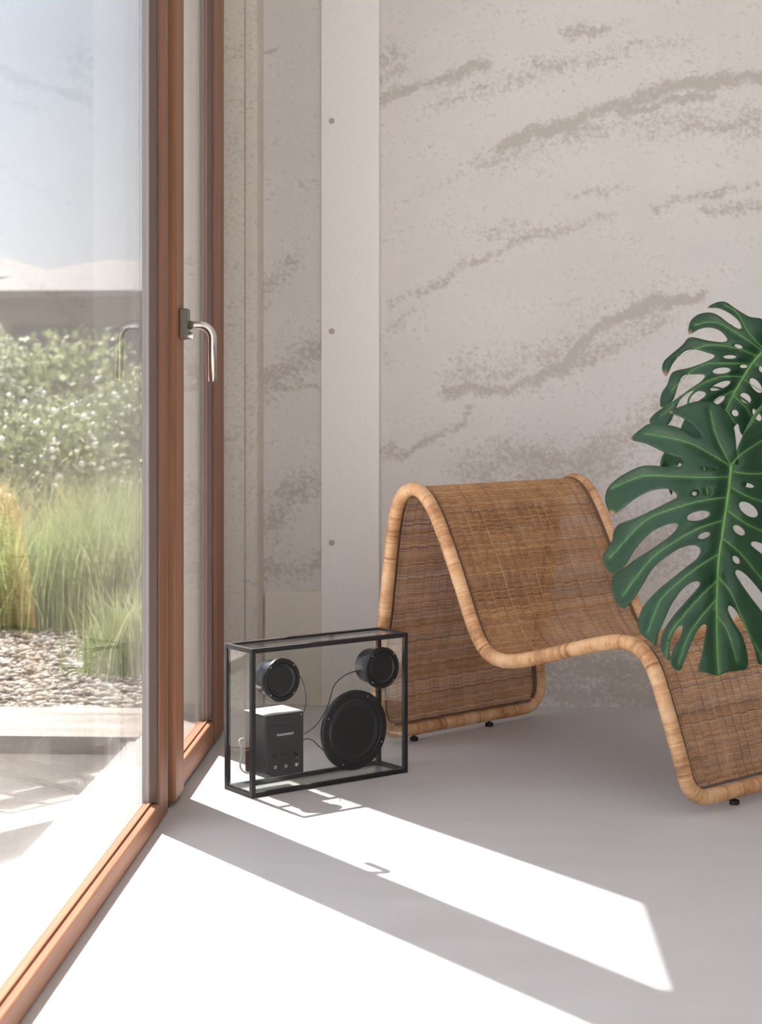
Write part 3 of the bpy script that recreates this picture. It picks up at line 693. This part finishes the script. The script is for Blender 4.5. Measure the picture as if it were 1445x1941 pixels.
# dark binding where the weave ends at the bars
bind = M('dark_binding', (.14, .075, .04), .6).m
for uu in (uF-.006, uR+.006):
    tube('binding_cord', [(uu, wv, ZB+.024+.0004*math.sin(wv*60)) for wv in np.linspace(w0+RC*.75, w1_-RC*.75, 60)], .0034, bind, ch, 7)
for sgn, wb_ in ((1, w0), (-1, w1_)):
    Q_, _ = resample(ce, step=.012); mq = margin(Q_[:, 1])-.012
    tube('edge_rib', [(u, wb_+sgn*(.0250+m_2), z) for (u, z), m_2 in zip(Q_, mq)], .0072, bind, ch, 8)
# adjustable feet
blackf = M('black_plastic_foot', (.02, .018, .018), .5).m
def foot_at(px_, py_, uu):
    P = on_floor(px_, py_); wv = P.dot(wd) - WC
    return wv
for px_, py_, uu in ((780, 1403, uR), (929, 1377, uR), (1394, 1525, uF)):
    wv = foot_at(px_, py_, uu)
    lathe('foot', [(0, 0), (.0115, 0), (.0125, .001), (.0125, .0105), (.011, .0115), (.004, .012), (.004, .020)], blackf, ch, 20, 'Z', (uu, wv, .0003))
lathe('foot', [(0, 0), (.0115, 0), (.0125, .001), (.0125, .0105), (.011, .0115), (.004, .012), (.004, .020)], blackf, ch, 20, 'Z', (uF, w1_-.16, .0003))

# ------------------------------------------------------------------ potted monstera, pot just outside the frame
PX, PY = 1.16, 3.92
pl = empty('potted_monstera', (PX, PY, 0)); tag(pl, 'potted monstera with large split and holed leaves in front of the chair', 'plant')
lathe('pot', [(0, 0), (.125, 0), (.135, .006), (.165, .285), (.17, .295), (.17, .31), (.158, .31), (.152, .27), (0, .27)], M('stoneware', (.42, .37, .32), .6).m, pl, 48, 'Z')
lathe('soil', [(0, .279), (.145, .279), (.150, .2715)], soil_m, pl, 32, 'Z')
k = M('monstera_leaf', rough=.34, spec=.30); n1 = k.noise(9, 4, .6); n2 = k.noise(60, 3, .5)
tt = k.math('ADD', k.math('MULTIPLY', n1, .7), k.math('MULTIPLY', n2, .3))
base_c = k.ramp(tt, [(.3, (.006, .030, .010)), (.7, (.014, .053, .019))])
vn = k.attr('vein'); cc = k.mix(vn, base_c, (.07, .18, .05)); k.color(k.mix(k.attr('brown'), cc, (.30, .15, .07))); k.bump(n2, .1, .001)
leaf_m = k.m
vein_m = M('pale_vein', (.13, .27, .075), .5).m
petiole_m = M('green_petiole', (.07, .19, .05), .4).m

def pip(P, poly):
    x, y = P[:, 0], P[:, 1]; ins = np.zeros(len(P), bool); n = len(poly); j = n-1
    for i in range(n):
        xi, yi = poly[i]; xj, yj = poly[j]
        c = ((yi > y) != (yj > y)) & (x < (xj-xi)*(y-yi)/(yj-yi+1e-12)+xi); ins ^= c; j = i
    return ins
def polyd(P, line):
    D = np.full(len(P), 1e9)
    for a, b in zip(line[:-1], line[1:]):
        a = np.array(a, float); b = np.array(b, float); d = b-a
        t = np.clip(((P-a)@d)/(d@d+1e-9), 0, 1); D = np.minimum(D, np.linalg.norm(P-a-t[:, None]*d, axis=1))
    return D
def monstera_leaf(label, outline, holes, mid, sides, d0, tiltx, tilty, bend, conv, browns=(), step=14, curl=0.):
    """outline etc. are drawn on a leaf chart whose units become real size through the leaf's own distance d0; conv maps chart -> (px, py)"""
    O = catmull(outline, 4, closed=True)
    H = [[(cx+rx*math.cos(a)*math.cos(ro)-ry*math.sin(a)*math.sin(ro), cy+rx*math.cos(a)*math.sin(ro)+ry*math.sin(a)*math.cos(ro)) for a in np.linspace(0, 2*math.pi, 14, endpoint=False)] for cx, cy, rx, ry, ro in ((h_[0], h_[1], h_[2], h_[3], math.radians(h_[4])) for h_ in holes)]
    pts = [tuple(p) for p in O]; edges = [(i, (i+1) % len(O)) for i in range(len(O))]
    for hh in H:
        b0 = len(pts); pts += hh; edges += [(b0+i, b0+(i+1) % len(hh)) for i in range(len(hh))]
    x0, y0 = O.min(0); x1, y1 = O.max(0)
    G = np.array([(x+(step/2 if r_ % 2 else 0), y) for r_, y in enumerate(np.arange(y0, y1, step*.87)) for x in np.arange(x0, x1, step)])
    ins = pip(G, O)
    for hh in H: ins &= ~pip(G, np.array(hh))
    G = G[ins]; bd = np.full(len(G), 1e9)
    loopO = np.vstack([O, O[:1]]); bd = np.minimum(bd, polyd(G, loopO))
    for hh in H: bd = np.minimum(bd, polyd(G, np.array(hh+[hh[0]])))
    G = G[bd > step*.45]; pts += [tuple(g) for g in G]
    res = geometry.delaunay_2d_cdt([Vector(p) for p in pts], edges, [], 0, 1e-4)
    vs = np.array([tuple(v) for v in res[0]]); fs = np.array([list(f) for f in res[2]])
    cen = vs[fs].mean(1); ok = pip(cen, O)
    for hh in H: ok &= ~pip(cen, np.array(hh))
    fs = fs[ok]
    midl = np.array(mid, float); ml = catmull([tuple(p) for p in mid], 6)
    tip = midl[-1]-midl[0]; Ln = np.linalg.norm(tip); ax = tip/Ln; nrm = np.array([ax[1], -ax[0]])
    vlines = [catmull([tuple(p) for p in s], 6) for s in sides]
    scale = d0/FPX
    def depth(Q):
        s = (Q-midl[0])@nrm; t = (Q-midl[0])@ax
        dm = polyd(Q, ml)*conv.scale; dv = np.full(len(Q), 1e9)
        for v in vlines: dv = np.minimum(dv, polyd(Q, v)*conv.scale)
        z = bend*(s*conv.scale/150.)**2 + curl*(np.clip(t, 0, None)*conv.scale/400.)**2
        z = z - .012*np.exp(-(dm/16)**2)*-1          # channel along the midrib
        z = z + .0065*np.exp(-(dv/9)**2)             # channels along the side veins, blade puckered between them
        z = z + .004*np.sin(Q[:, 0]*.031*conv.scale*2+1)*np.sin(Q[:, 1]*.027*conv.scale*2)
        px_, py_ = conv(Q)
        return d0 + z + tiltx*(px_-conv.cx)/300 + tilty*(py_-conv.cy)/300
    def place(Q, lift=0.):
        Q = np.asarray(Q, float); px_, py_ = conv(Q); d = depth(Q)-lift
        return np.array([tuple(at_D(a, b, c) - Vector((PX, PY, 0))) for a, b, c in zip(px_, py_, d)])
    Vw = place(vs)
    dm = polyd(vs, ml)*conv.scale; dv = np.full(len(vs), 1e9)
    for v in vlines: dv = np.minimum(dv, polyd(vs, v)*conv.scale)
    vein = np.clip(np.exp(-(dv/2.6)**2)*.55 + np.exp(-(dm/5)**2)*.8, 0, 1)
    br = np.zeros(len(vs))
    for bx, by, brr in browns: br = np.maximum(br, np.clip(1.6-np.hypot(vs[:, 0]-bx, vs[:, 1]-by)/brr, 0, 1))
    used = np.unique(fs); remap = -np.ones(len(vs), int); remap[used] = np.arange(len(used))
    o = mesh_obj('leaf', Vw[used], [tuple(int(remap[i]) for i in f) for f in fs], leaf_m, pl, True, {'vein': vein[used], 'brown': br[used]})
    m = o.modifiers.new('thickness', 'SOLIDIFY'); m.thickness = .0011; m.offset = 0
    if label: o['label'] = label
    Mr, _ = resample(ml, step=8); Pm = place(Mr, .0006)
    V1, F1 = sweep(Pm, np.linspace(.0042, .0008, len(Pm)), 8); Vv, Fv, b_ = [V1], [F1], len(V1)
    for v in vlines:
        R_, _ = resample(v, step=8); P_ = place(R_, .0009); V2, F2 = sweep(P_, np.linspace(.0011, .0005, len(P_)), 5)
        Vv.append(V2); Fv.append(F2+b_); b_ += len(V2)
    mesh_obj('vein', np.vstack(Vv), np.vstack(Fv), vein_m, o, True)
    return o, place
class Conv:
    def __init__(s, sc, ox, oy, cx, cy): s.scale, s.ox, s.oy, s.cx, s.cy = sc, ox, oy, cx, cy
    def __call__(s, Q): Q = np.asarray(Q, float); return s.ox+Q[:, 0]*s.scale, s.oy+Q[:, 1]*s.scale
k3 = 1/2.4899
cv = Conv(k3, 1100, 540, 1370, 1050)
front_out = [(736,838),(738,795),(735,730),(724,665),(698,608),(655,568),(605,548),(545,550),(480,572),(420,600),(470,622),(520,650),(556,684),(574,712),(556,718),(528,706),(478,678),(415,661),(330,655),
 (285,682),(240,728),(305,748),(372,778),(425,804),(462,812),(480,822),(482,842),(468,858),(400,857),(300,853),(220,886),(158,928),(127,968),(119,1018),(132,1060),(150,1088),(205,1052),(262,1008),(330,974),(400,962),(440,974),(458,1000),(430,1018),(350,1058),(262,1100),(184,1130),(158,1168),(150,1210),(118,1256),(107,1290),(122,1336),(150,1362),
 (182,1352),(212,1326),(262,1246),(330,1172),(400,1135),(447,1125),(462,1138),(432,1178),(352,1238),(270,1290),(215,1332),(165,1362),(148,1400),(150,1452),(172,1502),(205,1529),(238,1500),(262,1470),(300,1408),(342,1340),(402,1288),(478,1240),(540,1230),(568,1250),(552,1290),(500,1332),(428,1390),(368,1440),(312,1500),(283,1552),
 (272,1602),(292,1652),(330,1682),(358,1702),(366,1668),(373,1640),(396,1586),(432,1508),(480,1440),(528,1404),(560,1401),(560,1424),(502,1490),(442,1560),(402,1618),(384,1662),(382,1718),(400,1758),(424,1770),(422,1702),(442,1642),(466,1612),(484,1612),(474,1656),(440,1720),(428,1772),(436,1806),(470,1820),(488,1786),(520,1702),(552,1634),(580,1604),(597,1612),(590,1660),(576,1738),(558,1816),
 (600,1832),(652,1843),(700,1826),(780,1815),(793,1780),(786,1722),(764,1654),(722,1586),(698,1532),(708,1514),(738,1540),(780,1618),(820,1710),(838,1782),(862,1792),(905,1762),(940,1706),(926,1640),(880,1570),(815,1486),(760,1408),(733,1360),(748,1346),(790,1374),(850,1444),(920,1538),(968,1606),(1012,1600),(1058,1550),(1072,1490),(1010,1410),(920,1318),(830,1248),(806,1222),(830,1212),(900,1242),(1000,1322),(1086,1400),(1128,1370),(1150,1310),(1140,1246),(1050,1170),(940,1108),(930,1086),(1000,1092),(1120,1140),(1190,1150),(1206,1080),(1180,1010),(1090,960),(980,930),(960,912),(1020,898),(1120,900),(1186,880),(1180,810),(1120,740),(1030,690),(940,655),(870,642),(815,660),(772,706),(748,768),(741,830),(738,846)]
front_holes = [(558,1090,56,22,-12),(585,1183,30,14,-20),(610,868,42,9,0),(603,972,21,21,0),(545,982,22,15,-20),(795,1060,52,27,36),(750,1158,33,18,38),(737,1298,22,14,52),(792,945,30,10,16),(700,1440,1,1,0)]
front_holes = front_holes[:-1]
mid = [(714,852),(704,950),(690,1060),(672,1180),(655,1300),(648,1430),(645,1560),(648,1700),(655,1836)]
fsides = [[(712,852),(680,790),(640,700),(615,590)],[(710,856),(620,800),(500,740),(300,700)],[(704,905),(600,908),(450,905),(300,902),(150,960)],[(688,1002),(560,1022),(430,1060),(300,1120),(140,1290)],[(670,1112),(560,1150),(450,1210),(330,1300),(200,1470)],[(655,1268),(560,1330),(470,1400),(380,1490),(320,1640)],[(648,1395),(570,1470),(490,1560),(430,1640),(405,1750)],[(646,1480),(570,1570),(510,1660),(465,1790)],[(655,1380),(710,1450),(760,1560),(800,1650),(870,1770)],[(672,1195),(760,1270),(850,1380),(1000,1560)],[(690,1060),(790,1130),(930,1200),(1100,1340)],[(702,950),(820,1010),(960,1040),(1160,1090)],[(712,880),(830,892),(1000,870),(1150,840)],[(716,850),(760,800),(850,740),(930,690)],[(648,1560),(700,1640),(740,1780)]]
lf, place_f = monstera_leaf('large dark green leaf hanging in front of the chair seat', front_out, front_holes, mid, fsides, 3.62, .02, -.04, .085, cv, [(148,1080,14),(420,600,10),(240,728,8)], curl=-.03)
cvb = Conv(k3, 1100, 540, 1400, 700)
back_out = [(878,285),(868,215),(859,162),(800,150),(735,112),(685,80),(640,84),(602,108),(650,110),(702,132),(746,168),(762,202),(744,206),(700,180),(652,144),(610,130),(560,139),(526,165),(513,200),(516,234),(560,210),(608,201),(656,214),(688,244),(694,262),(668,270),(600,262),(520,247),(482,285),(430,328),(396,362),(388,400),(408,430),(440,368),(492,315),(540,305),(600,320),(636,336),(600,360),(520,390),(438,412),(412,470),(386,510),(378,552),(386,578),(436,548),(460,482),(486,430),(540,422),(588,427),(570,456),(520,490),(440,548),(390,580),(348,612),(328,642),(348,666),(402,666),(430,640),(450,588),(482,530),(530,501),(585,505),(588,526),(545,560),(490,640),(470,720),(520,760),(600,790),(680,770),(700,720),(742,655),(762,706),(830,740),(930,730),(1000,660),(960,600),(920,560),(1020,600),(1090,560),(1120,470),(1060,420),(990,400),(1100,400),(1160,340),(1150,260),(1080,230),(1000,230),(1080,190),(1090,130),(1020,90),(960,100),(915,150),(895,220),(884,285)]
back_holes = [(748,290,20,9,18),(707,340,31,9,0),(772,385,18,8,0),(668,405,43,15,-6),(662,476,51,16,-22),(655,545,32,14,-36),(830,475,42,20,52),(781,535,30,21,42),(835,612,34,16,62),(732,605,17,14,45),(862,400,20,14,30)]
bmid = [(878,302),(855,325),(815,370),(770,440),(725,520),(690,592),(660,670),(640,750)]
bsides = [[(870,305),(800,230),(740,130),(680,95)],[(862,312),(760,240),(640,175),(540,190)],[(840,338),(740,300),(600,285),(450,345)],[(810,378),(700,370),(560,385),(430,500)],[(775,435),(660,435),(540,490),(380,620)],[(740,492),(650,540),(560,620)],[(815,370),(900,390),(1000,330),(1120,280)],[(770,440),(860,500),(1000,520)],[(725,520),(800,600),(850,700)],[(690,592),(740,660)]]
lb, place_b = monstera_leaf('upper leaf with brown tips near the wall', back_out, back_holes, bmid, bsides, 3.95, -.03, .03, .075, cvb, [(518,232,12),(406,426,14),(600,108,8)], curl=.03)
cvc = Conv(k3, 1100, 540, 1290, 900)
rear_out = [(520,770),(450,790),(400,790),(378,845),(392,900),(415,960),(434,992),(436,930),(446,900),(470,930),(462,985),(480,1010),(560,1040),(650,1040),(740,1000),(790,930),(780,850),(720,800),(640,775),(590,790),(560,770)]
lr, place_r = monstera_leaf('small leaf half hidden behind the hanging leaf', rear_out, [(470,862,10,22,5),(540,985,12,10,0)], [(575,800),(590,880),(600,960),(610,1030)], [[(580,830),(500,850),(420,860)],[(592,900),(500,930),(440,980)],[(585,850),(680,870),(750,890)]], 4.05, 0, 0, .05, cvc)
def petiole(place, q, pts, rad=.0045):
    p0 = place([q])[0]; P = [tuple(p0)] + pts; Q, _ = resample(catmull(P, 8), step=.012); tube('petiole', Q, np.linspace(rad*.8, rad*1.5, len(Q)), petiole_m, pl, 10)
petiole(place_f, (716, 848), [(-.53, -.05, 1.01), (-.42, .05, 1.02), (-.20, .06, .82), (-.04, .0, .30), (-.03, 0, .25)])
petiole(place_b, (880, 300), [(-.35, .10, 1.17), (-.22, .09, 1.08), (-.06, .06, .75), (.02, .02, .30), (.02, 0, .25)])
petiole(place_r, (570, 800), [(-.66, .20, 1.02), (-.58, .22, 1.045), (-.46, .20, .95), (-.22, .13, .62), (-.03, .04, .30), (-.02, .03, .25)], .003)
